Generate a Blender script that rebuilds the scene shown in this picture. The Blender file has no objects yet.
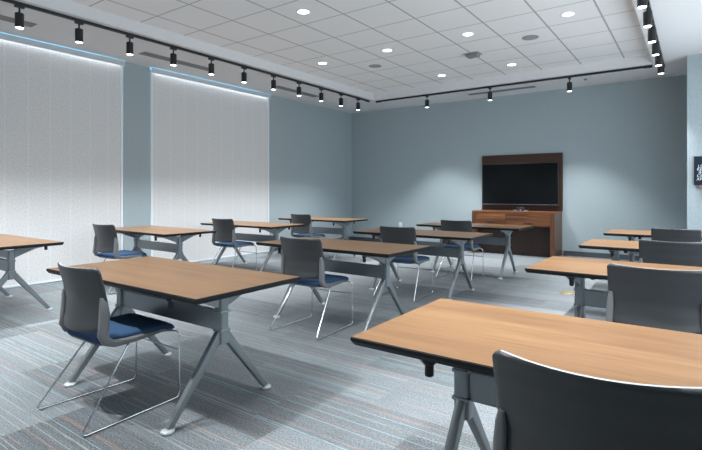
import bpy, bmesh, math, random
from mathutils import Vector, Matrix
random.seed(7)
S = bpy.context.scene
COL = S.collection
R = math.radians

# ------------------------------------------------------------------ camera, world, exposure
F_PX = 479.37
cam_d = bpy.data.cameras.new('camera')
cam_d.sensor_width = 36.0
cam_d.lens = F_PX / 702.0 * 36.0
cam_d.shift_y = -(225.0 - 191.6) / 702.0
cam = bpy.data.objects.new('camera', cam_d)
COL.objects.link(cam)
cam.location = (0, 0, 1.254)
cam.rotation_euler = (R(90), 0, R(35.595))
S.camera = cam

S.view_settings.view_transform = 'Standard'
S.view_settings.look = 'None'
S.view_settings.gamma = 1.0
S.view_settings.use_curve_mapping = False
S.view_settings.exposure = 0.84

W = bpy.data.worlds.new('daylight')
S.world = W
W.use_nodes = True
bg = W.node_tree.nodes['Background']
bg.inputs[0].default_value = (0.84, 0.93, 1.0, 1)
bg.inputs[1].default_value = 2.7
S.cycles.max_bounces = 10
S.cycles.diffuse_bounces = 6
S.cycles.glossy_bounces = 4
S.cycles.use_denoising = True
S.cycles.caustics_reflective = False
S.cycles.caustics_refractive = False
S.cycles.sample_clamp_indirect = 4.0

DOWN_W = 24.0          # recessed downlights
TRACK_L = 66.0           # track spotlights, left
TRACK_B = 140.0          # back
TRACK_R = 108.0          # right
STRIP_W = 0.7           # added light strip behind each blind fascia
LAMP_COL = (0.95, 0.98, 1.0)

# ------------------------------------------------------------------ room numbers
XL, YB, ZS, ZC = -7.2, 10.1, 3.273, 3.42      # left wall, back wall, soffit, tile ceiling
XR, YF = 1.05, -1.7                            # right wall, wall behind the camera
TX0, TX1, TY0, TY1 = -5.76, -0.53, -0.9, 8.91  # tile tray
PX, PY = -0.085, 8.68                          # corner jut at the right

# ------------------------------------------------------------------ materials
def mat(name):
    m = bpy.data.materials.new(name)
    m.use_nodes = True
    nt = m.node_tree
    return m, nt, nt.nodes['Principled BSDF']

def N(nt, t, **k):
    n = nt.nodes.new(t)
    for a, b in k.items():
        setattr(n, a, b)
    return n

def setc(sock, c):
    sock.default_value = (c[0], c[1], c[2], 1.0)

def simple(name, c, rough=0.5, metal=0.0, spec=0.5, noise=0.0, nscale=60, bump=0.0, bscale=200):
    m, nt, b = mat(name)
    b.inputs['Roughness'].default_value = rough
    b.inputs['Metallic'].default_value = metal
    b.inputs['Specular IOR Level'].default_value = spec
    tc = N(nt, 'ShaderNodeTexCoord')
    nz = N(nt, 'ShaderNodeTexNoise')
    nz.inputs['Scale'].default_value = nscale
    nz.inputs['Detail'].default_value = 4
    nt.links.new(tc.outputs['Object'], nz.inputs['Vector'])
    rp = N(nt, 'ShaderNodeMix', data_type='RGBA')
    setc(rp.inputs['A'], [x * (1 - noise) for x in c])
    setc(rp.inputs['B'], [min(1, x * (1 + noise)) for x in c])
    nt.links.new(nz.outputs['Fac'], rp.inputs['Factor'])
    nt.links.new(rp.outputs['Result'], b.inputs['Base Color'])
    if bump:
        n2 = N(nt, 'ShaderNodeTexNoise')
        n2.inputs['Scale'].default_value = bscale
        n2.inputs['Detail'].default_value = 3
        nt.links.new(tc.outputs['Object'], n2.inputs['Vector'])
        bp = N(nt, 'ShaderNodeBump')
        bp.inputs['Strength'].default_value = bump
        bp.inputs['Distance'].default_value = 0.004
        nt.links.new(n2.outputs['Fac'], bp.inputs['Height'])
        nt.links.new(bp.outputs['Normal'], b.inputs['Normal'])
    return m

def emit(name, c, s):
    m, nt, b = mat(name)
    setc(b.inputs['Base Color'], (0.8, 0.8, 0.8))
    setc(b.inputs['Emission Color'], c)
    b.inputs['Emission Strength'].default_value = s
    return m

def M2(nt, op, a, bb=None, c=None):
    n = N(nt, 'ShaderNodeMath', operation=op)
    for i, v in enumerate((a, bb, c)):
        if v is None:
            continue
        if isinstance(v, (int, float)):
            n.inputs[i].default_value = v
        else:
            nt.links.new(v, n.inputs[i])
    return n.outputs[0]

def wood(name, c1, c2, axis, rough=0.3, scale=1.0, coat=0.0, contrast=1.0):
    """grain running along the object axis (0 x, 1 y, 2 z)"""
    m, nt, b = mat(name)
    tc = N(nt, 'ShaderNodeTexCoord')
    oi = N(nt, 'ShaderNodeObjectInfo')
    ad = N(nt, 'ShaderNodeVectorMath', operation='ADD')
    sc = N(nt, 'ShaderNodeVectorMath', operation='SCALE')
    sc.inputs[0].default_value = (3.1, 5.7, 2.3)
    nt.links.new(oi.outputs['Random'], sc.inputs['Scale'])
    nt.links.new(tc.outputs['Object'], ad.inputs[0])
    nt.links.new(sc.outputs[0], ad.inputs[1])
    def nz(across, along, detail):
        mp = N(nt, 'ShaderNodeMapping')
        v = [across * scale] * 3
        v[axis] = along * scale
        mp.inputs['Scale'].default_value = v
        nt.links.new(ad.outputs[0], mp.inputs['Vector'])
        n = N(nt, 'ShaderNodeTexNoise')
        n.inputs['Scale'].default_value = 1.0
        n.inputs['Detail'].default_value = detail
        n.inputs['Distortion'].default_value = 0.3
        nt.links.new(mp.outputs[0], n.inputs['Vector'])
        return n.outputs['Fac']
    a = nz(9, 0.7, 4)
    f = nz(120, 2.5, 3)
    t = M2(nt, 'ADD', M2(nt, 'MULTIPLY', a, 0.4), M2(nt, 'MULTIPLY', f, 0.6))
    t = M2(nt, 'MULTIPLY_ADD', M2(nt, 'SUBTRACT', t, 0.5), 2.6 * contrast, 0.5)
    cl = N(nt, 'ShaderNodeClamp')
    nt.links.new(t, cl.inputs[0])
    mx = N(nt, 'ShaderNodeMix', data_type='RGBA')
    setc(mx.inputs['A'], c1)
    setc(mx.inputs['B'], c2)
    nt.links.new(cl.outputs[0], mx.inputs['Factor'])
    nt.links.new(mx.outputs['Result'], b.inputs['Base Color'])
    b.inputs['Roughness'].default_value = rough
    b.inputs['Coat Weight'].default_value = coat
    b.inputs['Coat Roughness'].default_value = 0.2
    return m

def carpet():
    m, nt, b = mat('carpet_tile')
    tc = N(nt, 'ShaderNodeTexCoord')
    sp = N(nt, 'ShaderNodeSeparateXYZ')
    nt.links.new(tc.outputs['Object'], sp.inputs[0])
    x, y = sp.outputs[0], sp.outputs[1]
    TW, TH = 1.0, 0.5
    row = M2(nt, 'FLOOR', M2(nt, 'DIVIDE', M2(nt, 'ADD', y, 0.13), TH))
    off = N(nt, 'ShaderNodeTexWhiteNoise', noise_dimensions='1D')
    nt.links.new(row, off.inputs['W'])
    xs = M2(nt, 'ADD', M2(nt, 'DIVIDE', x, TW), off.outputs['Value'])
    colm = M2(nt, 'FLOOR', xs)
    cv = N(nt, 'ShaderNodeCombineXYZ')
    nt.links.new(colm, cv.inputs[0]); nt.links.new(row, cv.inputs[1])
    tile = N(nt, 'ShaderNodeTexWhiteNoise', noise_dimensions='2D')
    nt.links.new(cv.outputs[0], tile.inputs['Vector'])
    # stripes along X: one value per thin row of loops in each plank
    def stripe(width, salt, lo):
        r = M2(nt, 'FLOOR', M2(nt, 'DIVIDE', y, width))
        c = N(nt, 'ShaderNodeCombineXYZ')
        nt.links.new(M2(nt, 'ADD', M2(nt, 'MULTIPLY', tile.outputs['Value'], 91.7), salt), c.inputs[0])
        nt.links.new(r, c.inputs[1])
        w = N(nt, 'ShaderNodeTexWhiteNoise', noise_dimensions='2D')
        nt.links.new(c.outputs[0], w.inputs['Vector'])
        if lo is None:
            return w.outputs['Value']
        return M2(nt, 'GREATER_THAN', w.outputs['Value'], lo)
    tone = stripe(0.008, 3.0, None)
    fine = N(nt, 'ShaderNodeTexNoise')
    fine.inputs['Scale'].default_value = 120
    fine.inputs['Detail'].default_value = 5
    fine.inputs['Roughness'].default_value = 0.75
    nt.links.new(tc.outputs['Object'], fine.inputs['Vector'])
    mp = N(nt, 'ShaderNodeMapping')
    mp.inputs['Scale'].default_value = (9, 130, 1)
    nt.links.new(tc.outputs['Object'], mp.inputs[0])
    fib = N(nt, 'ShaderNodeTexNoise')
    fib.inputs['Scale'].default_value = 1.0
    fib.inputs['Detail'].default_value = 3
    nt.links.new(mp.outputs[0], fib.inputs['Vector'])
    v = M2(nt, 'MULTIPLY_ADD', tile.outputs['Value'], 0.5, 0.72)          # plank tone
    v = M2(nt, 'ADD', v, M2(nt, 'MULTIPLY_ADD', tone, 0.12, -0.06))
    v = M2(nt, 'ADD', v, M2(nt, 'MULTIPLY_ADD', fine.outputs['Fac'], 4.0, -2.0))
    v = M2(nt, 'ADD', v, M2(nt, 'MULTIPLY_ADD', fib.outputs['Fac'], 0.4, -0.20))
    v = M2(nt, 'MAXIMUM', v, 0.12)
    base = N(nt, 'ShaderNodeMix', data_type='RGBA', blend_type='MULTIPLY')
    base.inputs['Factor'].default_value = 1.0
    setc(base.inputs['A'], (0.192, 0.211, 0.224))
    cc = N(nt, 'ShaderNodeCombineColor')
    for i in range(3):
        nt.links.new(v, cc.inputs[i])
    nt.links.new(cc.outputs[0], base.inputs['B'])
    last = base.outputs['Result']
    for salt, lo, c, amt in ((11.0, 0.955, (0.30, 0.46, 0.50), 0.55), (29.0, 0.965, (0.46, 0.25, 0.19), 0.5), (47.0, 0.965, (0.46, 0.48, 0.44), 0.45)):
        # dashes: a stripe breaks up along X
        s = stripe(0.0058, salt, lo)
        mp2 = N(nt, 'ShaderNodeMapping')
        mp2.inputs['Scale'].default_value = (3.5, 60, 1)
        mp2.inputs['Location'].default_value = (salt, salt * 2, 0)
        nt.links.new(tc.outputs['Object'], mp2.inputs[0])
        br = N(nt, 'ShaderNodeTexNoise')
        br.inputs['Scale'].default_value = 1.0
        nt.links.new(mp2.outputs[0], br.inputs['Vector'])
        on = M2(nt, 'MULTIPLY', s, M2(nt, 'MULTIPLY', M2(nt, 'GREATER_THAN', br.outputs['Fac'], 0.42), amt))
        on = M2(nt, 'MULTIPLY', on, M2(nt, 'MULTIPLY_ADD', fine.outputs['Fac'], 1.4, 0.2))
        mx = N(nt, 'ShaderNodeMix', data_type='RGBA')
        nt.links.new(on, mx.inputs['Factor'])
        nt.links.new(last, mx.inputs['A'])
        setc(mx.inputs['B'], c)
        last = mx.outputs['Result']
    nt.links.new(last, b.inputs['Base Color'])
    b.inputs['Roughness'].default_value = 0.95
    b.inputs['Specular IOR Level'].default_value = 0.15
    bp = N(nt, 'ShaderNodeBump')
    bp.inputs['Strength'].default_value = 0.5
    bp.inputs['Distance'].default_value = 0.004
    nt.links.new(fine.outputs['Fac'], bp.inputs['Height'])
    nt.links.new(bp.outputs['Normal'], b.inputs['Normal'])
    return m

def tile_ceiling():
    m, nt, b = mat('ceiling_tile')
    tc = N(nt, 'ShaderNodeTexCoord')
    sp = N(nt, 'ShaderNodeSeparateXYZ')
    nt.links.new(tc.outputs['Object'], sp.inputs[0])
    def line(o, o0, step, hw):
        fr = M2(nt, 'FRACT', M2(nt, 'DIVIDE', M2(nt, 'SUBTRACT', o, o0), step))
        d = M2(nt, 'ABSOLUTE', M2(nt, 'SUBTRACT', fr, 0.5))
        return M2(nt, 'GREATER_THAN', d, 0.5 - hw / step)
    g = M2(nt, 'MAXIMUM', line(sp.outputs[0], -2.2, 0.6385, 0.011), line(sp.outputs[1], 5.34, 0.6405, 0.008))
    nz = N(nt, 'ShaderNodeTexNoise')
    nz.inputs['Scale'].default_value = 90
    nz.inputs['Detail'].default_value = 4
    nt.links.new(tc.outputs['Object'], nz.inputs['Vector'])
    tl = N(nt, 'ShaderNodeMix', data_type='RGBA')
    setc(tl.inputs['A'], (0.84, 0.83, 0.825))
    setc(tl.inputs['B'], (0.90, 0.89, 0.885))
    nt.links.new(nz.outputs['Fac'], tl.inputs['Factor'])
    mx = N(nt, 'ShaderNodeMix', data_type='RGBA')
    nt.links.new(g, mx.inputs['Factor'])
    nt.links.new(tl.outputs['Result'], mx.inputs['A'])
    setc(mx.inputs['B'], (0.42, 0.42, 0.42))
    nt.links.new(mx.outputs['Result'], b.inputs['Base Color'])
    b.inputs['Roughness'].default_value = 0.9
    return m

def blind_fabric():
    m, nt, b = mat('blind_fabric')
    tc = N(nt, 'ShaderNodeTexCoord')
    sp = N(nt, 'ShaderNodeSeparateXYZ')
    nt.links.new(tc.outputs['Object'], sp.inputs[0])
    fr = M2(nt, 'FRACT', M2(nt, 'DIVIDE', M2(nt, 'SUBTRACT', sp.outputs[1], 2.422), 0.267))
    seam = M2(nt, 'GREATER_THAN', M2(nt, 'ABSOLUTE', M2(nt, 'SUBTRACT', fr, 0.5)), 0.482)
    mp = N(nt, 'ShaderNodeMapping')
    mp.inputs['Scale'].default_value = (1, 60, 38)
    nt.links.new(tc.outputs['Object'], mp.inputs[0])
    nz = N(nt, 'ShaderNodeTexNoise')
    nz.inputs['Scale'].default_value = 1.0
    nz.inputs['Detail'].default_value = 4
    nt.links.new(mp.outputs[0], nz.inputs['Vector'])
    v = M2(nt, 'MULTIPLY_ADD', nz.outputs['Fac'], 1.0, -0.5)
    cl = N(nt, 'ShaderNodeMix', data_type='RGBA')
    setc(cl.inputs['A'], (0.52, 0.52, 0.52))
    setc(cl.inputs['B'], (0.86, 0.86, 0.86))
    nt.links.new(M2(nt, 'ADD', v, 0.5), cl.inputs['Factor'])
    mx = N(nt, 'ShaderNodeMix', data_type='RGBA')
    nt.links.new(M2(nt, 'MULTIPLY', seam, 0.4), mx.inputs['Factor'])
    nt.links.new(cl.outputs['Result'], mx.inputs['A'])
    setc(mx.inputs['B'], (0.85, 0.87, 0.88))
    nt.links.new(mx.outputs['Result'], b.inputs['Base Color'])
    b.inputs['Roughness'].default_value = 0.9
    b.inputs['Specular IOR Level'].default_value = 0.2
    return m

MW = simple('wall_covering', (0.375, 0.440, 0.466), 0.75, spec=0.3, noise=0.26, nscale=60, bump=0.8, bscale=120)
MS = simple('soffit_paint', (0.74, 0.74, 0.75), 0.8, spec=0.2, noise=0.02)
MT = tile_ceiling()
MF = carpet()
MB = blind_fabric()
MWHITE = simple('white_painted_metal', (0.78, 0.80, 0.82), 0.45, noise=0.02)
MVAL = simple('grey_fascia', (0.62, 0.64, 0.66), 0.5, noise=0.02)
MBASE = simple('baseboard_rubber', (0.06, 0.07, 0.08), 0.6, noise=0.1)
MBLACK = simple('black_metal', (0.012, 0.013, 0.015), 0.4, noise=0.1)
MLENS = emit('lamp_lens', (1.0, 0.99, 0.97), 3.5)
MTOP = wood('cherry_laminate', (0.145, 0.072, 0.032), (0.30, 0.168, 0.078), 0, 0.34, contrast=1.05)
MEDGE = simple('black_edge', (0.010, 0.0105, 0.012), 0.5, spec=0.25, noise=0.1)
MFRAME = simple('silver_grey_paint', (0.25, 0.275, 0.29), 0.36, metal=0.5, noise=0.03)
MFOOT = simple('pale_glide', (0.62, 0.65, 0.67), 0.35, metal=0.3)
MSHELL = simple('charcoal_shell', (0.048, 0.050, 0.053), 0.40, noise=0.05, bump=0.05, bscale=700)
MRIM = simple('pale_grey_shell', (0.42, 0.43, 0.45), 0.4, noise=0.03)
MSIDE = simple('grey_side_arm', (0.17, 0.173, 0.177), 0.42, noise=0.04)
MSEAT = simple('navy_fabric', (0.036, 0.078, 0.155), 0.9, spec=0.2, noise=0.25, nscale=300, bump=0.3, bscale=500)
MPAN = simple('grey_seat_pan', (0.16, 0.17, 0.18), 0.5)
MCHROME = simple('chrome', (0.75, 0.77, 0.79), 0.12, metal=1.0)
MWAL = wood('walnut_light', (0.050, 0.016, 0.006), (0.24, 0.093, 0.036), 0, 0.4, 0.8, contrast=1.7)
MWALV = wood('walnut_upright', (0.07, 0.027, 0.012), (0.15, 0.066, 0.032), 2, 0.35, 0.9, contrast=1.0)
MWALD = wood('walnut_dark', (0.016, 0.008, 0.006), (0.040, 0.019, 0.013), 2, 0.35, 0.9, contrast=1.1)
MWALP = wood('walnut_panel', (0.028, 0.011, 0.007), (0.060, 0.026, 0.016), 0, 0.4, 0.9, contrast=1.0)
MSCREEN = simple('tv_glass', (0.004, 0.005, 0.006), 0.12, spec=0.25)
MGREY = simple('grey_plastic', (0.25, 0.25, 0.25), 0.5)
MBRASS = simple('brass', (0.62, 0.47, 0.24), 0.4, metal=0.8)
MNAVY = simple('navy_sign', (0.012, 0.02, 0.034), 0.5, spec=0.2)
MTEXT = simple('sign_lettering', (0.7, 0.78, 0.85), 0.5)
MBROWN = simple('brown_bracket', (0.22, 0.13, 0.11), 0.5)
MLED = emit('blue_led', (0.10, 0.12, 1.0), 2.0)
MVENT = simple('vent_slot', (0.20, 0.20, 0.21), 0.6)
MSPK = simple('speaker_grille', (0.33, 0.33, 0.33), 0.7, noise=0.3, nscale=400)
def glass(name, tint):
    m, nt, b = mat(name)
    out = nt.nodes['Material Output']
    tr = N(nt, 'ShaderNodeBsdfTransparent'); gl = N(nt, 'ShaderNodeBsdfGlossy')
    gl.inputs['Roughness'].default_value = 0.02
    tr.inputs[0].default_value = (*tint, 1)
    mx = N(nt, 'ShaderNodeMixShader'); mx.inputs[0].default_value = 0.08
    nt.links.new(tr.outputs[0], mx.inputs[1]); nt.links.new(gl.outputs[0], mx.inputs[2])
    nt.links.new(mx.outputs[0], out.inputs['Surface'])
    return m
MGLASS = glass('window_glass', (.97, .99, 1))
MTINT = glass('blue_tinted_glass', (.46, .84, 1.0))  # tint added to turn daylight leaking round the blinds cyan
for m_ in (MLENS, MLED):
    m_.cycles.emission_sampling = 'NONE'

# ------------------------------------------------------------------ mesh helpers
def box(bm, x0, x1, y0, y1, z0, z1, bevel=0.0):
    r = bmesh.ops.create_cube(bm, size=1.0)
    vs = r['verts']
    for v in vs:
        v.co = Vector((x0 + (v.co.x + .5) * (x1 - x0), y0 + (v.co.y + .5) * (y1 - y0), z0 + (v.co.z + .5) * (z1 - z0)))
    if bevel:
        es = list({e for v in vs for e in v.link_edges})
        bmesh.ops.bevel(bm, geom=es, offset=bevel, segments=2, profile=0.5, affect='EDGES')

def lathe(bm, prof, n=24, cx=0, cy=0, cap=True):
    """prof: list of (radius, z); closed with caps where radius > 0 at the ends"""
    rings = []
    for r, z in prof:
        rings.append([bm.verts.new((cx + r * math.cos(2 * math.pi * k / n), cy + r * math.sin(2 * math.pi * k / n), z)) for k in range(n)])
    for a, b in zip(rings, rings[1:]):
        for k in range(n):
            bm.faces.new((a[k], a[(k + 1) % n], b[(k + 1) % n], b[k]))
    if cap:
        bm.faces.new(rings[0]); bm.faces.new(rings[-1])

def sweep(bm, pts, sect, up=Vector((0, 0, 1)), scales=None, cap=True):
    """sweep a closed 2-D section (side, up) along pts"""
    pts = [Vector(p) for p in pts]
    rings = []
    for i, p in enumerate(pts):
        a = pts[max(i - 1, 0)]; b = pts[min(i + 1, len(pts) - 1)]
        t = (b - a).normalized()
        s = t.cross(up)
        if s.length < 1e-4:
            s = t.cross(Vector((0, 1, 0)))
        s.normalize(); u = s.cross(t).normalized()
        k = scales[i] if scales else (1, 1)
        rings.append([bm.verts.new(p + s * (c[0] * k[0]) + u * (c[1] * k[1])) for c in sect])
    n = len(sect)
    for a, b in zip(rings, rings[1:]):
        for k in range(n):
            bm.faces.new((a[k], a[(k + 1) % n], b[(k + 1) % n], b[k]))
    if cap:
        bm.faces.new(rings[0]); bm.faces.new(list(reversed(rings[-1])))

def circ(r, n=10):
    return [(r * math.cos(2 * math.pi * k / n), r * math.sin(2 * math.pi * k / n)) for k in range(n)]

def rrect(w, h, r, n=3):
    o = []
    for cx, cy, a0 in ((w/2 - r, h/2 - r, 0), (-w/2 + r, h/2 - r, 90), (-w/2 + r, -h/2 + r, 180), (w/2 - r, -h/2 + r, 270)):
        for k in range(n + 1):
            a = R(a0 + 90 * k / n)
            o.append((cx + r * math.cos(a), cy + r * math.sin(a)))
    return o

def round_path(pts, rad, n=6):
    """fillet the corners of a polyline"""
    pts = [Vector(p) for p in pts]
    o = [pts[0]]
    for a, p, b in zip(pts, pts[1:], pts[2:]):
        d1 = (a - p); d2 = (b - p)
        r = min(rad, d1.length * .45, d2.length * .45)
        s, e = p + d1.normalized() * r, p + d2.normalized() * r
        for k in range(n + 1):
            t = k / n
            o.append(s * (1 - t) ** 2 + p * 2 * t * (1 - t) + e * t ** 2)
    o.append(pts[-1])
    return o

def obj(name, bm, m, parent=None, smooth=False, ang=40):
    bmesh.ops.recalc_face_normals(bm, faces=bm.faces[:])
    me = bpy.data.meshes.new(name)
    bm.to_mesh(me); bm.free()
    for x in (m if isinstance(m, (list, tuple)) else [m]):
        me.materials.append(x)
    if smooth:
        me.polygons.foreach_set('use_smooth', [True] * len(me.polygons))
        me.set_sharp_from_angle(angle=R(ang))
    o = bpy.data.objects.new(name, me)
    COL.objects.link(o)
    if parent:
        o.parent = parent
    return o

def tag(o, label, cat, group=None):
    o['label'] = label; o['category'] = cat
    if group:
        o['group'] = group
    return o

def thing(name, loc, rz=0.0):
    o = bpy.data.objects.new(name, None)
    o.empty_display_size = 0.1
    COL.objects.link(o)
    o.location = loc; o.rotation_euler = (0, 0, rz)
    return o

def struct(name, bm, m, parent=None):
    o = obj(name, bm, m, parent)
    if not parent:
        o['kind'] = 'structure'
    return o

def copy_tree(o, parent=None):
    c = o.copy(); COL.objects.link(c)
    if parent:
        c.parent = parent
    for ch in list(o.children):
        copy_tree(ch, c)
    return c

def NB():
    return bmesh.new()

# ------------------------------------------------------------------ room shell
b = NB(); box(b, XL - .5, XR + .2, YF - .2, YB + .2, -0.12, 0.0); struct('floor', b, MF)
b = NB(); box(b, TX0 - .02, TX1 + .02, TY0 - .02, TY1 + .02, ZC, ZC + .1); struct('ceiling', b, MT)
b = NB()
box(b, XL + .068, TX0, YF - .2, YB + .2, ZS, ZC + .1)
ZP = 3.32                                       # blind pockets over the two windows
O1 = (1.27, 4.0); O2 = (4.437, 7.135)
for y0, y1, z in ((YF - .2, O1[0], ZS), (O1[0], O1[1], ZP), (O1[1], O2[0], ZS), (O2[0], O2[1], ZP), (O2[1], YB + .2, ZS)):
    box(b, XL - .5, XL + .068, y0, y1, z, ZC + .1)
box(b, TX1, XR + .2, YF - .2, YB + .2, ZS, ZC + .1)
box(b, TX0, TX1, TY1, YB + .2, ZS, ZC + .1)
box(b, TX0, TX1, YF - .2, TY0, ZS, ZC + .1)
struct('ceiling_soffit', b, MS)
WT = 0.22
b = NB()
for y0, y1 in ((YF - .2, O1[0]), (O1[1], O2[0]), (O2[1], YB + .2)):
    box(b, XL - WT, XL, y0, y1, 0, ZS)
struct('wall_left', b, MW)
b = NB(); box(b, XL, XR + .2, YB, YB + .2, 0, ZS); struct('wall_back', b, MW)
O3 = (1.4, 8.2, .5, 3.0)
b = NB(); box(b, XR, XR + .2, YF - .2, O3[0], 0, ZS); box(b, XR, XR + .2, O3[1], YB, 0, ZS)
box(b, XR, XR + .2, O3[0], O3[1], 0, O3[2]); box(b, XR, XR + .2, O3[0], O3[1], O3[3], ZS)
struct('wall_right', b, MW)
# unseen window added in the right wall, lifts ceiling and upper walls
w = thing('window_3', (XR + .1, (O3[0] + O3[1]) / 2, O3[2])); w['kind'] = 'structure'
b = NB(); hy, hz = (O3[1] - O3[0]) / 2, O3[3] - O3[2]
box(b, -.03, .03, -hy, hy, 0, .05); box(b, -.03, .03, -hy, hy, hz - .05, hz)
for k in range(5):
    y = -hy + .025 + k * (2 * hy - .05) / 4
    box(b, -.03, .03, y - .025, y + .025, .05, hz - .05)
obj('window_frame', b, MWHITE, w)
for k in range(4):
    y0 = -hy + .05 + k * (2 * hy - .05) / 4; y1 = y0 + (2 * hy - .05) / 4 - .05
    b = NB(); box(b, -.006, .006, y0, y1, .05, hz - .05); obj('window_pane', b, MGLASS, w)
pl = bpy.data.lights.new('window_portal', 'AREA'); pl.shape = 'RECTANGLE'; pl.size = hz; pl.size_y = 2 * hy
pl.cycles.is_portal = True
po = bpy.data.objects.new('window_portal', pl); COL.objects.link(po)
po.location = (XR + .02, (O3[0] + O3[1]) / 2, (O3[2] + O3[3]) / 2); po.rotation_euler = (0, R(90), 0)
b = NB(); box(b, XL, XR, YF - .2, YF, 0, ZS); struct('wall_front', b, MW)
b = NB(); box(b, PX, XR, PY, YB, 0, ZS); struct('wall_corner', b, MW)
b = NB(); box(b, XL, -3.73, YB - .012, YB, 0, .095); box(b, -2.09, PX, YB - .012, YB, 0, .095); struct('baseboard_back', b, MBASE)
b = NB(); box(b, PX - .012, PX, PY - .012, YB - .012, 0, .095); box(b, PX - .012, XR, PY - .012, PY, 0, .095); struct('baseboard_right', b, MBASE)
b = NB(); box(b, XL, XL + .012, O2[1] + .03, YB - .012, 0, .095); struct('baseboard_left', b, MBASE)

# windows in the left wall, behind the blinds
for i, (y0, y1) in enumerate((O1, O2)):
    w = thing('window_%d' % (i + 1), (XL - .16, (y0 + y1) / 2, 0)); w['kind'] = 'structure'
    h = (y1 - y0) / 2
    b = NB()
    box(b, -.03, .03, -h, -h + .05, 0.0, ZP - .001); box(b, -.03, .03, h - .05, h, 0.0, ZP - .001)
    box(b, -.03, .03, -h + .05, h - .05, 0.0, .05); box(b, -.03, .03, -h + .05, h - .05, ZP - .021, ZP - .001)
    box(b, -.025, .025, -.025, .025, .05, ZP - .021)
    obj('window_frame', b, MWHITE, w)
    b = NB(); box(b, -.006, .006, -h + .05, -.025, .05, ZP - .021); box(b, -.006, .006, .025, h - .05, .05, ZP - .021)
    obj('window_pane', b, MTINT, w)

# ------------------------------------------------------------------ roller blinds
def blind(y0, y1, label):
    t = thing('roller_blind', (XL, (y0 + y1) / 2, 0))
    tag(t, label, 'blind', 'roller blinds on the left wall')
    h = (y1 - y0) / 2
    b = NB(); box(b, -.012, -.008, -h + .03, h - .03, .03, 3.232); f = obj('blind_fabric', b, MB, t)
    f.data.transform(Matrix.Translation((0, (y0 + y1) / 2, 0))); f.location = (0, -(y0 + y1) / 2, 0)
    b = NB(); box(b, .045, .055, -h, h, 3.190, 3.268); box(b, -.006, .045, -h, h, 3.247, 3.256)
    obj('headbox', b, MVAL, t)
    for s in (-1, 1):
        b = NB(); box(b, -.03, .006, min(s * h, s * (h - .042)), max(s * h, s * (h - .042)), .004, 3.24, .003)
        obj('side_rail', b, MWHITE, t)
    b = NB(); box(b, -.02, 0.0, -h + .043, h - .043, .008, .034, .004); obj('bottom_rail', b, MWHITE, t)
    l = bpy.data.lights.new('blind_strip', 'AREA'); l.shape = 'RECTANGLE'  # added lamp, brightens the top of the fabric like leaking daylight
    l.size = .02; l.size_y = 2 * h - .1; l.energy = STRIP_W; l.color = (.93, .97, 1)
    lo = bpy.data.objects.new('blind_strip', l); COL.objects.link(lo)
    lo.location = (XL + .030, (y0 + y1) / 2, 3.236); lo.rotation_euler = (0, R(8), 0)
blind(O1[0] + .01, O1[1] - .012, 'wide grey textured roller blind at the left edge, its left end cut off')
blind(O2[0] + .012, O2[1] - .008, 'grey textured roller blind right of the narrow blue wall pier')

# ------------------------------------------------------------------ lamps
def spot(loc, w, ang, blend, r=.05, tilt=(0, 0, 0), col=LAMP_COL):
    l = bpy.data.lights.new('lamp', 'SPOT')
    l.energy = w; l.spot_size = R(ang); l.spot_blend = blend; l.shadow_soft_size = r; l.color = col
    o = bpy.data.objects.new('lamp', l); COL.objects.link(o)
    o.location = loc; o.rotation_euler = tilt
    return o

def downlight(x, y, z, label):
    t = thing('downlight', (x, y, z))
    tag(t, label, 'ceiling light', 'recessed downlights in the tile ceiling')
    b = NB(); lathe(b, [(.068, .0), (.068, -.003), (.085, -.005), (.092, 0.0)], 28, cap=False); obj('trim_ring', b, MWHITE, t, True)
    b = NB(); lathe(b, [(.069, -.0020), (.069, -.0005)], 28); obj('lens', b, MLENS, t)
    spot((x, y, z - .02), DOWN_W, 125, .75, .06)
DX = (-5.10, -3.825, -2.53, -1.25)
downlight(DX[1], 4.36, ZC, 'round glowing downlight nearest the top edge, left of the ceiling centre')
downlight(DX[0], 6.30, ZC, 'round glowing downlight nearest the left ceiling track, left end of the middle row')
downlight(DX[1], 6.30, ZC, 'round glowing downlight second from left in the middle row of four')
downlight(DX[2], 6.30, ZC, 'round glowing downlight just in front of the boxy grey ceiling device')
downlight(DX[3], 6.30, ZC, 'large glowing downlight at the right end of the middle row')
downlight(DX[1], 8.25, ZC, 'left one of the two glowing downlights nearest the back wall')
downlight(DX[2], 8.25, ZC, 'right one of the two glowing downlights nearest the back wall')
for x, y in ((DX[2], 4.36), (DX[0], 2.42), (DX[1], 2.42), (DX[2], 2.42), (DX[3], 2.42), (DX[1], .48), (DX[2], .48)):
    spot((x, y, ZC - .02), DOWN_W * (8.0 if y < 1 else 1), 125, .75, .06)      # unseen lamps added on the same grid, no fixtures, nearest row boosted

def rail(pts, label):
    a, c = Vector(pts[0]), Vector(pts[1])
    t = thing('lighting_track', a)
    tag(t, label, 'lighting track', 'black lighting tracks under the soffit')
    d = c - a
    ax = 0 if abs(d.x) > abs(d.y) else 1
    L = d[ax]
    b = NB()
    lo, hi = min(0, L), max(0, L)
    if ax == 0: box(b, lo, hi, -.018, .018, -.033, 0, .003)
    else: box(b, -.018, .018, lo, hi, -.033, 0, .003)
    obj('channel', b, MBLACK, t)
    for e in (0, L):
        b = NB()
        if ax == 0: box(b, e - .06, e + .06, -.023, .023, -.040, 0, .003)
        else: box(b, -.023, .023, e - .06, e + .06, -.040, 0, .003)
        obj('end_feed', b, MBLACK, t)
rail(((-5.854, -.6, ZS), (-5.854, 8.80, ZS)), 'long black lighting track along the left soffit beside the blinds')
rail(((-5.70, 9.006, ZS), (-.60, 9.006, ZS)), 'black lighting track along the back soffit above the television')
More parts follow.
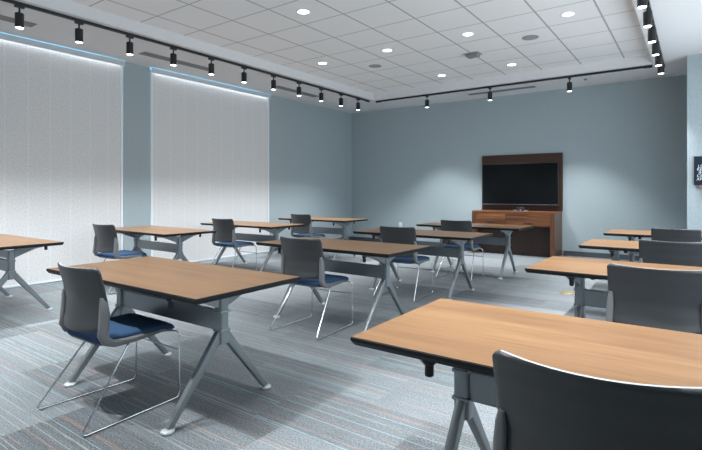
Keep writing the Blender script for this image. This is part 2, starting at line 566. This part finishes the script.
rail(((-.40, 1.2, ZS), (-.40, 9.10, ZS)), 'black lighting track at the upper right corner seen almost end on')

HEAD = None
def head(x, y, label, group, w=TRACK_L, ang=90):
    global HEAD
    if HEAD is None:
        t = thing('track_spotlight', (x, y, ZS - .033))
        b = NB(); box(b, -.020, .020, -.045, .045, -.026, 0, .003); obj('adapter', b, MBLACK, t)
        b = NB(); lathe(b, [(.010, -.085), (.010, -.026)], 12); obj('stem', b, MBLACK, t, True)
        b = NB(); lathe(b, [(.039, -.237), (.042, -.239), (.043, -.089), (.039, -.084), (.004, -.084)], 24); h = obj('housing', b, MBLACK, t, True)
        b = NB(); lathe(b, [(.0375, -.2405), (.0375, -.2375)], 24); obj('lens', b, MLENS, t)
        HEAD = t
    else:
        t = copy_tree(HEAD); t.location = (x, y, ZS - .033)
    tag(t, label, 'spotlight', group)
    spot((x, y, ZS - .033 - .26), w, ang, .65, .035)
ordn = ['first', 'second', 'third', 'fourth', 'fifth', 'sixth', 'seventh', 'eighth', 'ninth', 'tenth', 'eleventh']
LY = [2.10, 2.71, 3.33, 3.96, 4.60, 5.24, 5.90, 6.55, 7.19, 7.83, 8.44]
for i, y in enumerate(LY):
    head(-5.854, y, ('leftmost black cylinder spotlight on the left track' if i == 0 else '%s black cylinder spotlight from the left end of the left track' % ordn[i]), 'spotlights on the left track')
for x, l in ((-4.507, 'left of the three black spotlights on the back track'), (-3.176, 'middle one of the three black spotlights on the back track, above the television'), (-1.765, 'right one of the three black spotlights on the back track')):
    head(x, 9.006, l, 'spotlights on the back track', TRACK_B)
RY = [5.30, 5.95, 6.60, 7.25, 7.88, 8.45]
for i, y in enumerate(RY):
    head(-.40, y, ['large black spotlight nearest the top edge on the right track', 'second black spotlight down the right track from the top edge', 'third black spotlight down the right track from the top edge',
                   'fourth black spotlight down the right track from the top edge', 'second to last black spotlight of the right track', 'lowest black spotlight at the far end of the right track'][i], 'spotlights on the right track', TRACK_R, 62)
for y in (1.4, 2.05, 2.7, 3.35, 4.0, 4.65):
    spot((-.43, y, ZS - .29), TRACK_R, 62, .45, .035)  # added lamps out of view on the right track, no heads
for y in (0.3, .9, 1.5):
    spot((-5.854, y, ZS - .29), TRACK_L, 90, .45, .035)  # unseen lamps added at the near end of the left track, no heads

# ------------------------------------------------------------------ vents, speakers, small ceiling things
def slot_vent(x0, x1, y0, y1, label):
    t = thing('slot_diffuser', ((x0 + x1) / 2, (y0 + y1) / 2, ZS))
    tag(t, label, 'air vent', 'linear slot diffusers in the soffit')
    hx, hy = (x1 - x0) / 2, (y1 - y0) / 2
    b = NB(); box(b, -hx, hx, -hy, hy, -.003, 0); obj('vent_frame', b, MGREY, t)
    for k in (-1, 0, 1):
        b = NB()
        if hx > hy: box(b, -hx + .01, hx - .01, k * hy * .6 - .016, k * hy * .6 + .016, -.005, -.003)
        else: box(b, k * hx * .6 - .016, k * hx * .6 + .016, -hy + .01, hy - .01, -.005, -.003)
        obj('slot', b, MVENT, t)
slot_vent(-6.62, -6.43, 1.25, 2.50, 'grey linear slot vent behind the leftmost track spotlight')
slot_vent(-6.62, -6.43, 3.89, 5.12, 'grey linear slot vent above the left end of the right hand blind')
slot_vent(-6.62, -6.43, 6.60, 7.88, 'grey linear slot vent nearest the far left room corner')
slot_vent(-3.82, -2.48, 9.46, 9.63, 'grey linear slot vent above the television on the back soffit')
for x, y, l in ((-4.47, 6.96, 'round grey ceiling speaker left of the boxy ceiling device'), (-1.87, 6.94, 'round grey ceiling speaker right of the boxy ceiling device')):
    t = thing('ceiling_speaker', (x, y, ZC)); tag(t, l, 'speaker', 'round speakers in the tile ceiling')
    b = NB(); lathe(b, [(.10, 0), (.112, -.002), (.112, -.006), (.10, -.008)], 28); obj('rim', b, MSPK, t, True)
    b = NB(); lathe(b, [(.098, -.0095), (.098, -.008)], 28); obj('grille', b, MSPK, t)
t = thing('ceiling_detector', (-2.83, 7.24, ZC)); tag(t, 'boxy grey ceiling mounted device between the two back downlights and the middle row', 'detector')
b = NB(); box(b, -.12, .12, -.10, .10, -.012, 0, .004); obj('mounting_plate', b, MSPK, t)
b = NB(); box(b, -.09, .10, -.08, .06, -.055, -.013, .012); obj('body', b, MGREY, t)
b = NB(); box(b, -.09, -.01, .062, .08, -.05, -.013); obj('lens_slot', b, MBLACK, t)
for x, y, l in ((-6.42, 7.18, 'tiny grey sprinkler cap near the far end of the left soffit'), (-1.58, 9.42, 'tiny grey sprinkler cap on the back soffit right of the spotlights')):
    b = NB(); lathe(b, [(.03, 0), (.034, -.006), (.012, -.022), (.012, -.03)], 16); o = obj('sprinkler_head', b, MGREY, None, True)
    o.location = (x, y, ZS); tag(o, l, 'sprinkler', 'sprinklers in the soffit')

# ------------------------------------------------------------------ television wall
CX0, CX1, CY0 = -3.72, -2.11, 9.47
t = thing('television_board', ((CX0 + CX1) / 2, YB, 0)); tag(t, 'tall dark walnut backing panel on the wall behind the television', 'wall panel')
b = NB(); box(b, CX0 - (CX0 + CX1) / 2 + .005, CX1 - (CX0 + CX1) / 2 + .015, -.06, -.014, .868, 2.02, .003); obj('panel_board', b, MWALP, t)
t = thing('television', ((-3.672 - 2.156) / 2, 10.0, .985)); tag(t, 'large black flat screen television on the dark wood panel', 'television')
b = NB(); box(b, -.758, .758, -.035, .012, 0, .845, .006); obj('casing', b, MBLACK, t)
b = NB(); box(b, -.748, .748, -.0375, -.0355, .022, .835); obj('screen', b, MSCREEN, t)
b = NB(); box(b, -.758, .758, -.0385, -.0355, .002, .010); obj('silver_trim', b, MCHROME, t)

t = thing('media_console', ((CX0 + CX1) / 2, YB, 0)); tag(t, 'walnut media console with two drawer fronts below the television', 'cabinet')
hw = (CX1 - CX0) / 2; fy = CY0 - YB
b = NB(); box(b, -hw, hw, fy, -.015, .835, .865, .003); obj('console_top', b, MWAL, t)
for s in (-1, 1):
    b = NB(); box(b, min(s * hw, s * (hw - .085)), max(s * hw, s * (hw - .085)), fy, -.015, 0, .835, .002); obj('side_panel', b, MWALV, t)
b = NB(); box(b, -hw + .085, hw - .085, fy + .16, fy + .19, 0, .575); obj('lower_front', b, MWALD, t)
b = NB(); box(b, -hw + .085, hw - .085, fy + .02, -.02, .575, .595); obj('shelf_board', b, MWALV, t)
for x0, x1, hx in ((-hw + .088, -.115, -.42), (-.109, hw - .088, .32)):
    b = NB(); box(b, x0, x1, fy + .002, fy + .024, .598, .832, .002); d = obj('drawer_front', b, MWAL, t)
    b = NB(); box(b, hx - .09, hx + .09, fy - .002, fy + .003, .636, .652, .001); obj('pull_slot', b, MBLACK, d)

t = thing('conference_camera', (-2.83, 9.82, .865)); tag(t, 'small black video camera unit with blue light on the console', 'camera')
b = NB(); box(b, -.14, .14, -.03, .03, .012, .030, .006); obj('bar', b, MBLACK, t)
for s in (-1, 1):
    b = NB(); box(b, s * .10 - .035, s * .10 + .035, -.04, .03, 0, .014, .004); obj('foot', b, MGREY, t)
b = NB(); lathe(b, [(.03, .030), (.034, .04), (.03, .075), (.015, .083)], 20); obj('camera_head', b, MBLACK, t, True)
b = NB(); box(b, -.08, .09, -.034, -.031, .06, .068); obj('silver_strip', b, MCHROME, t)
b = NB(); box(b, -.008, .008, -.034, -.031, .016, .026); obj('blue_light', b, MLED, t)

t = thing('wall_outlet', (-5.76, YB, .45)); tag(t, 'small white outlet plate low on the back wall left of the console', 'outlet')
b = NB(); box(b, -.045, .045, -.008, 0, -.065, .065, .003); obj('plate', b, MWHITE, t)
b = NB(); box(b, -.030, .030, -.035, -.008, -.02, .045, .004); obj('plug', b, MWHITE, t)
t = thing('floor_outlet', (-1.27, 6.38, 0)); tag(t, 'round brass outlet cover set in the carpet beyond the front right table', 'floor outlet')
b = NB(); lathe(b, [(.095, 0), (.095, .004), (.085, .007)], 28); obj('cover_ring', b, MBRASS, t, True)
b = NB(); lathe(b, [(.06, .0075), (.058, .010)], 24); obj('lid', b, MBRASS, t)

# sign on the corner jut
t = thing('wall_sign', (.15, PY, 1.56)); tag(t, 'dark navy sign with white lettering at the right edge', 'sign')
b = NB(); box(b, -.152, .20, -.03, 0, -.21, .21, .003); obj('sign_board', b, MNAVY, t)
for k, (s, x) in enumerate((('LS', -.105), ('RE', -.118), ('IN', -.098), ('CE', -.118), ('AN', -.122))):
    c = bpy.data.curves.new('lettering', 'FONT'); c.body = s; c.size = .058; c.extrude = .001
    c.materials.append(MTEXT)
    o = bpy.data.objects.new('lettering_curve', c)
    me = bpy.data.meshes.new_from_object(o)
    bpy.data.objects.remove(o); bpy.data.curves.remove(c)
    me.name = 'lettering'
    me.transform(Matrix.Translation((x, -.0315, .045 - k * .047)) @ Matrix.Rotation(R(90), 4, 'X'))
    o = bpy.data.objects.new('lettering', me); COL.objects.link(o); o.parent = t
b = NB(); box(b, -.10, .10, -.035, 0, -.262, -.213, .003); obj('ledge', b, MBROWN, t)

# ------------------------------------------------------------------ tables
TL, TW, TZ = 1.604, .76, .735
def make_table():
    t = thing('training_table', (0, 0, 0))
    # top: wood face, black edge cut back underneath
    b = NB()
    def ring(dx, z): return [b.verts.new((sx * (TL / 2 - dx), sy * (TW / 2 - dx), z)) for sx, sy in ((-1, -1), (1, -1), (1, 1), (-1, 1))]
    rs = [ring(.003, TZ), ring(0, TZ - .004), ring(.001, TZ - .016), ring(.012, TZ - .031)]
    for p, q in zip(rs, rs[1:]):
        for k in range(4):
            b.faces.new((p[k], p[(k + 1) % 4], q[(k + 1) % 4], q[k]))
    top = b.faces.new(rs[0]); bot = b.faces.new(rs[-1])
    for f in b.faces: f.material_index = 1
    top.material_index = 0
    obj('tabletop', b, [MTOP, MEDGE], t)
    b = NB(); box(b, -.53, .53, -.016, .016, .450, .566, .005); obj('cross_beam', b, MFRAME, t)
    for s in (-1, 1):
        x = s * .53
        b = NB(); sweep(b, [(x, 0, .378), (x, 0, .66)], rrect(.062, .062, .014), up=Vector((0, 1, 0)))
        box(b, x - .035, x + .035, -.036, .036, .448, .462, .003); box(b, x - .035, x + .035, -.036, .036, .556, .568, .003)
        obj('column', b, MFRAME, t, True)
        for q in (-1, 1):
            # leg: blade running from the column out to the foot
            b = NB()
            y1 = q * .352
            A = [(q * .005, .375), (q * .030, .475), (q * .0315, .477)]
            sec = rrect(.042, .062, .008)
            sweep(b, [(x, q * .004, .452), (x, q * .12, .304), (x, q * .347, .018)], sec, up=Vector((1, 0, 0)),
                  scales=[(1.25, .62), (1.12, .60), (.75, .52)])
            lg = obj('leg', b, MFRAME, t, True)
            b = NB(); lathe(b, [(.030, 0), (.036, .006), (.034, .014), (.018, .022)], 20, x, y1); obj('foot', b, MFOOT, lg, True)
            # support arm up to the top
            b = NB()
            ys = [(0, .575, .665), (.10, .618, .685), (.22, .665, .697), (.335, .684, .7035)]
            vs = []
            for yy, z0, z1 in ys:
                vs.append([b.verts.new((x + dx, q * yy, z)) for dx, z in ((-.014, z0), (.014, z0), (.022, z1), (-.022, z1))])
            for p1, p2 in zip(vs, vs[1:]):
                for k in range(4):
                    b.faces.new((p1[k], p1[(k + 1) % 4], p2[(k + 1) % 4], p2[k]))
            b.faces.new(vs[0]); b.faces.new(vs[-1])
            obj('support_arm', b, MFRAME, t)
            b = NB(); lathe(b, [(.010, .638), (.015, .642), (.015, .680), (.022, .683), (.022, .692)], 16, x - s * .012, q * .325); obj('release_knob', b, MBLACK, t, True)
        b = NB(); box(b, x - s * .14 - .05, x - s * .14 + .05, -.12, .12, .694, .7035, .002); obj('mounting_plate', b, MBLACK, t)
        b = NB(); lathe(b, [(.012, .655), (.018, .66), (.018, .694)], 14, x - s * .10, -.10); obj('tilt_lever', b, MBLACK, t, True)
    return t

TABLES = [
 ('A', -2.755, 1.818, .37, 'brown table nearest the camera left of centre with a grey chair at its left'),
 ('B', -2.846, 3.795, -1.05, 'dark brown table in the middle of the room behind the nearest brown table'),
 ('C', -2.829, 5.498, .45, 'third dark table of the middle column counted from the camera'),
 ('D', -2.787, 7.174, 0.0, 'dark table farthest back in the middle column, in front of the walnut console'),
 ('E', -6.084, 1.916, 0.0, 'table cut off by the left edge of the picture in front of the blind'),
 ('F', -5.987, 3.796, -1.67, 'pale brown table by the narrow blue wall pier between the blinds'),
 ('G', -5.831, 5.382, 1.07, 'third table of the column along the blinds, before the right hand blind'),
 ('H', -5.827, 7.193, .51, 'small looking far table near the back left corner by the blue wall'),
 ('P', -.201, 1.778, .22, 'large orange wood table in the right foreground behind the cropped chair'),
 ('Q', -.130, 3.706, -.54, 'second orange wood table of the right column behind the foreground one'),
 ('S', -.110, 5.444, -.24, 'third table of the right column, its reddish top mostly behind a chair'),
 ('U', -.124, 7.107, .02, 'farthest table of the right column near the wall sign'),
]
tp = make_table()
for i, (k, x, y, a, l) in enumerate(TABLES):
    o = tp if i == 0 else copy_tree(tp)
    o.location = (x, y, 0); o.rotation_euler = (0, 0, R(a))
    tag(o, l, 'table', 'training tables in three columns')

# ------------------------------------------------------------------ chairs
def lerp_tab(tab, z):
    for (a, va), (c, vc) in zip(tab, tab[1:]):
        if a <= z <= c:
            t = (z - a) / (c - a); t = t * t * (3 - 2 * t) * .5 + t * .5
            return va + (vc - va) * t
    return tab[0][1] if z < tab[0][0] else tab[-1][1]
PROF = [(.49, -.245), (.56, -.227), (.64, -.220), (.72, -.236), (.80, -.256), (.85, -.271)]
def make_chair():
    t = thing('stacking_chair', (0, 0, 0))
    # back shell
    b = NB()
    nu, nv = 24, 22
    def P(u, v, side):
        zt = .848 - .006 * (1 - u * u); zb = .502 - .010 * (1 - u * u)
        z = zb + (zt - zb) * v
        w = .232 * (1 - .04 * (1 - v) ** 2)
        e = 1.0
        if v > .93: e = 1 - .10 * ((v - .93) / .07) ** 3
        if v < .10: e = 1 - .12 * ((.10 - v) / .10) ** 2
        x = u * w * (1 - (1 - e) * 1.0)
        y = lerp_tab(PROF, z) + .052 * u * u
        th = .0085 if side else -.0085
        ed = max(abs(u), abs(2 * v - 1))
        if ed > .96: th *= max(.6, 1 - ((ed - .96) / .04) ** 2 * .4)
        return (x, y + th, z)
    def us(i): 
        q = 2 * i / nu - 1
        return math.copysign(1 - (1 - abs(q)) ** 1.35, q)
    def vsq(j):
        q = 2 * j / nv - 1
        return (math.copysign(1 - (1 - abs(q)) ** 1.35, q) + 1) / 2
    g = [[[b.verts.new(P(us(i), vsq(j), s)) for i in range(nu + 1)] for j in range(nv + 1)] for s in (0, 1)]
    for s in (0, 1):
        for j in range(nv):
            for i in range(nu):
                f = b.faces.new((g[s][j][i], g[s][j][i + 1], g[s][j + 1][i + 1], g[s][j + 1][i])); f.material_index = s
    for j in range(nv):
        for i in (0, nu):
            b.faces.new((g[0][j][i], g[0][j + 1][i], g[1][j + 1][i], g[1][j][i]))
    for i in range(nu):
        for j in (0, nv):
            f = b.faces.new((g[0][j][i], g[0][j][i + 1], g[1][j][i + 1], g[1][j][i])); f.material_index = 1 if j else 0
    obj('backrest', b, [MSHELL, MRIM], t, True, 50)
    # side arms: up the back edge and forward under the seat
    for s in (-1, 1):
        b = NB()
        pts = [(.214, -.190, .685), (.217, -.183, .655), (.219, -.180, .60), (.221, -.184, .53), (.223, -.190, .485), (.224, -.172, .448), (.224, -.13, .428), (.222, -.04, .424), (.219, .08, .427), (.214, .18, .430)]
        pts = [(s * x, y, z) for x, y, z in pts]
        sc = [(.5, .45), (.8, .85), (1, 1.05), (1, 1.1), (1, 1.1), (1, 1.0), (1, .8), (.9, .62), (.8, .5), (.5, .35)]
        sweep(b, pts, rrect(.036, .048, .011), up=Vector((0, 1, .25)), scales=sc)
        obj('side_arm', b, MSIDE, t, True, 50)
    # seat pan and cushion
    def pad(m, name, layers, tx, y0, y1, rr, zf):
        b = NB()
        out = rrect(2 * tx, y1 - y0, rr, 6)
        cy = (y0 + y1) / 2
        rings = []
        for ins, dz in layers:
            rg = []
            for px, py in out:
                k = 1 - ins / tx
                X, Y = px * k, cy + py * k
                taper = 1 + .06 * (Y - cy) / (y1 - cy)
                rg.append(b.verts.new((X * taper, Y, zf(X, Y) + dz)))
            rings.append(rg)
        n = len(out)
        for p, q in zip(rings, rings[1:]):
            for k in range(n):
                b.faces.new((p[k], p[(k + 1) % n], q[(k + 1) % n], q[k]))
        b.faces.new(rings[0]); b.faces.new(rings[-1])
        obj(name, b, m, t, True, 70)
    def zseat(x, y):
        z = .443 - .010 * math.exp(-((y + .08) / .12) ** 2) * (1 - (x / .22) ** 2)
        if y > .16: z -= .9 * (y - .16) ** 2 * 2.6
        return z
    pad(MSEAT, 'seat_cushion', [(.02, -.010), (.004, -.008), (0, .004), (.004, .014), (.014, .021), (.04, .026), (.08, .027), (.13, .025), (.18, .024)], .215, -.205, .272, .06, zseat)
    pad(MPAN, 'seat_pan', [(.04, -.030), (.015, -.026), (.006, -.018), (.008, -.0105)], .215, -.20, .266, .06, zseat)
    # chrome sled base, one loop each side
    for s in (-1, 1):
        b = NB()
        path = [(s * .10, -.02, .409), (s * .205, -.03, .409), (s * .265, -.325, .008), (s * .242, .268, .008), (s * .234, .268, .405), (s * .12, .20, .405)]
        sweep(b, round_path(path, .035, 7), circ(.0056, 10), up=Vector((.02, .03, 1)))
        obj('sled_leg', b, MCHROME, t, True, 60)
    b = NB(); sweep(b, [(-.235, .266, .29), (.235, .266, .29)], circ(.005, 8)); obj('cross_bar', b, MCHROME, t, True, 60)
    return t

CHAIRS = [
 (-2.79, 1.50, 0.0, 'grey chair with blue seat in the left foreground at the nearest brown table'),
 (-2.850, 3.405, 2.3, 'charcoal chair at the centre of the room, tucked in at the dark middle table'),
 (-2.84, 5.09, 3.0, 'charcoal chair between the second and third tables of the middle column'),
 (-2.78, 6.66, 2.0, 'charcoal chair in front of the walnut console, at the farthest middle table'),
 (-6.05, 3.30, 4.0, 'grey chair with bright blue seat before the narrow blue wall pier'),
 (-5.83, 4.99, 2.0, 'grey chair with blue seat in front of the right hand blind'),
 (-5.83, 6.77, 1.0, 'far grey chair with blue seat at the table near the back left corner'),
 (-.198, 1.445, 1.0, 'dark chair in the right foreground cropped by the picture corner'),
 (-.172, 3.285, 0.0, 'grey chair back behind the large orange table, showing a curved shadow'),
 (-.155, 4.985, 0.0, 'grey chair back at the right edge between the second and third orange tables'),
 (-.165, 6.60, 0.0, 'farthest chair back at the right edge, just below the wall sign'),
]
cp = make_chair()
for i, (x, y, a, l) in enumerate(CHAIRS):
    o = cp if i == 0 else copy_tree(cp)
    o.location = (x, y, 0); o.rotation_euler = (0, 0, R(a))
    tag(o, l, 'chair', 'sled base chairs at the tables')
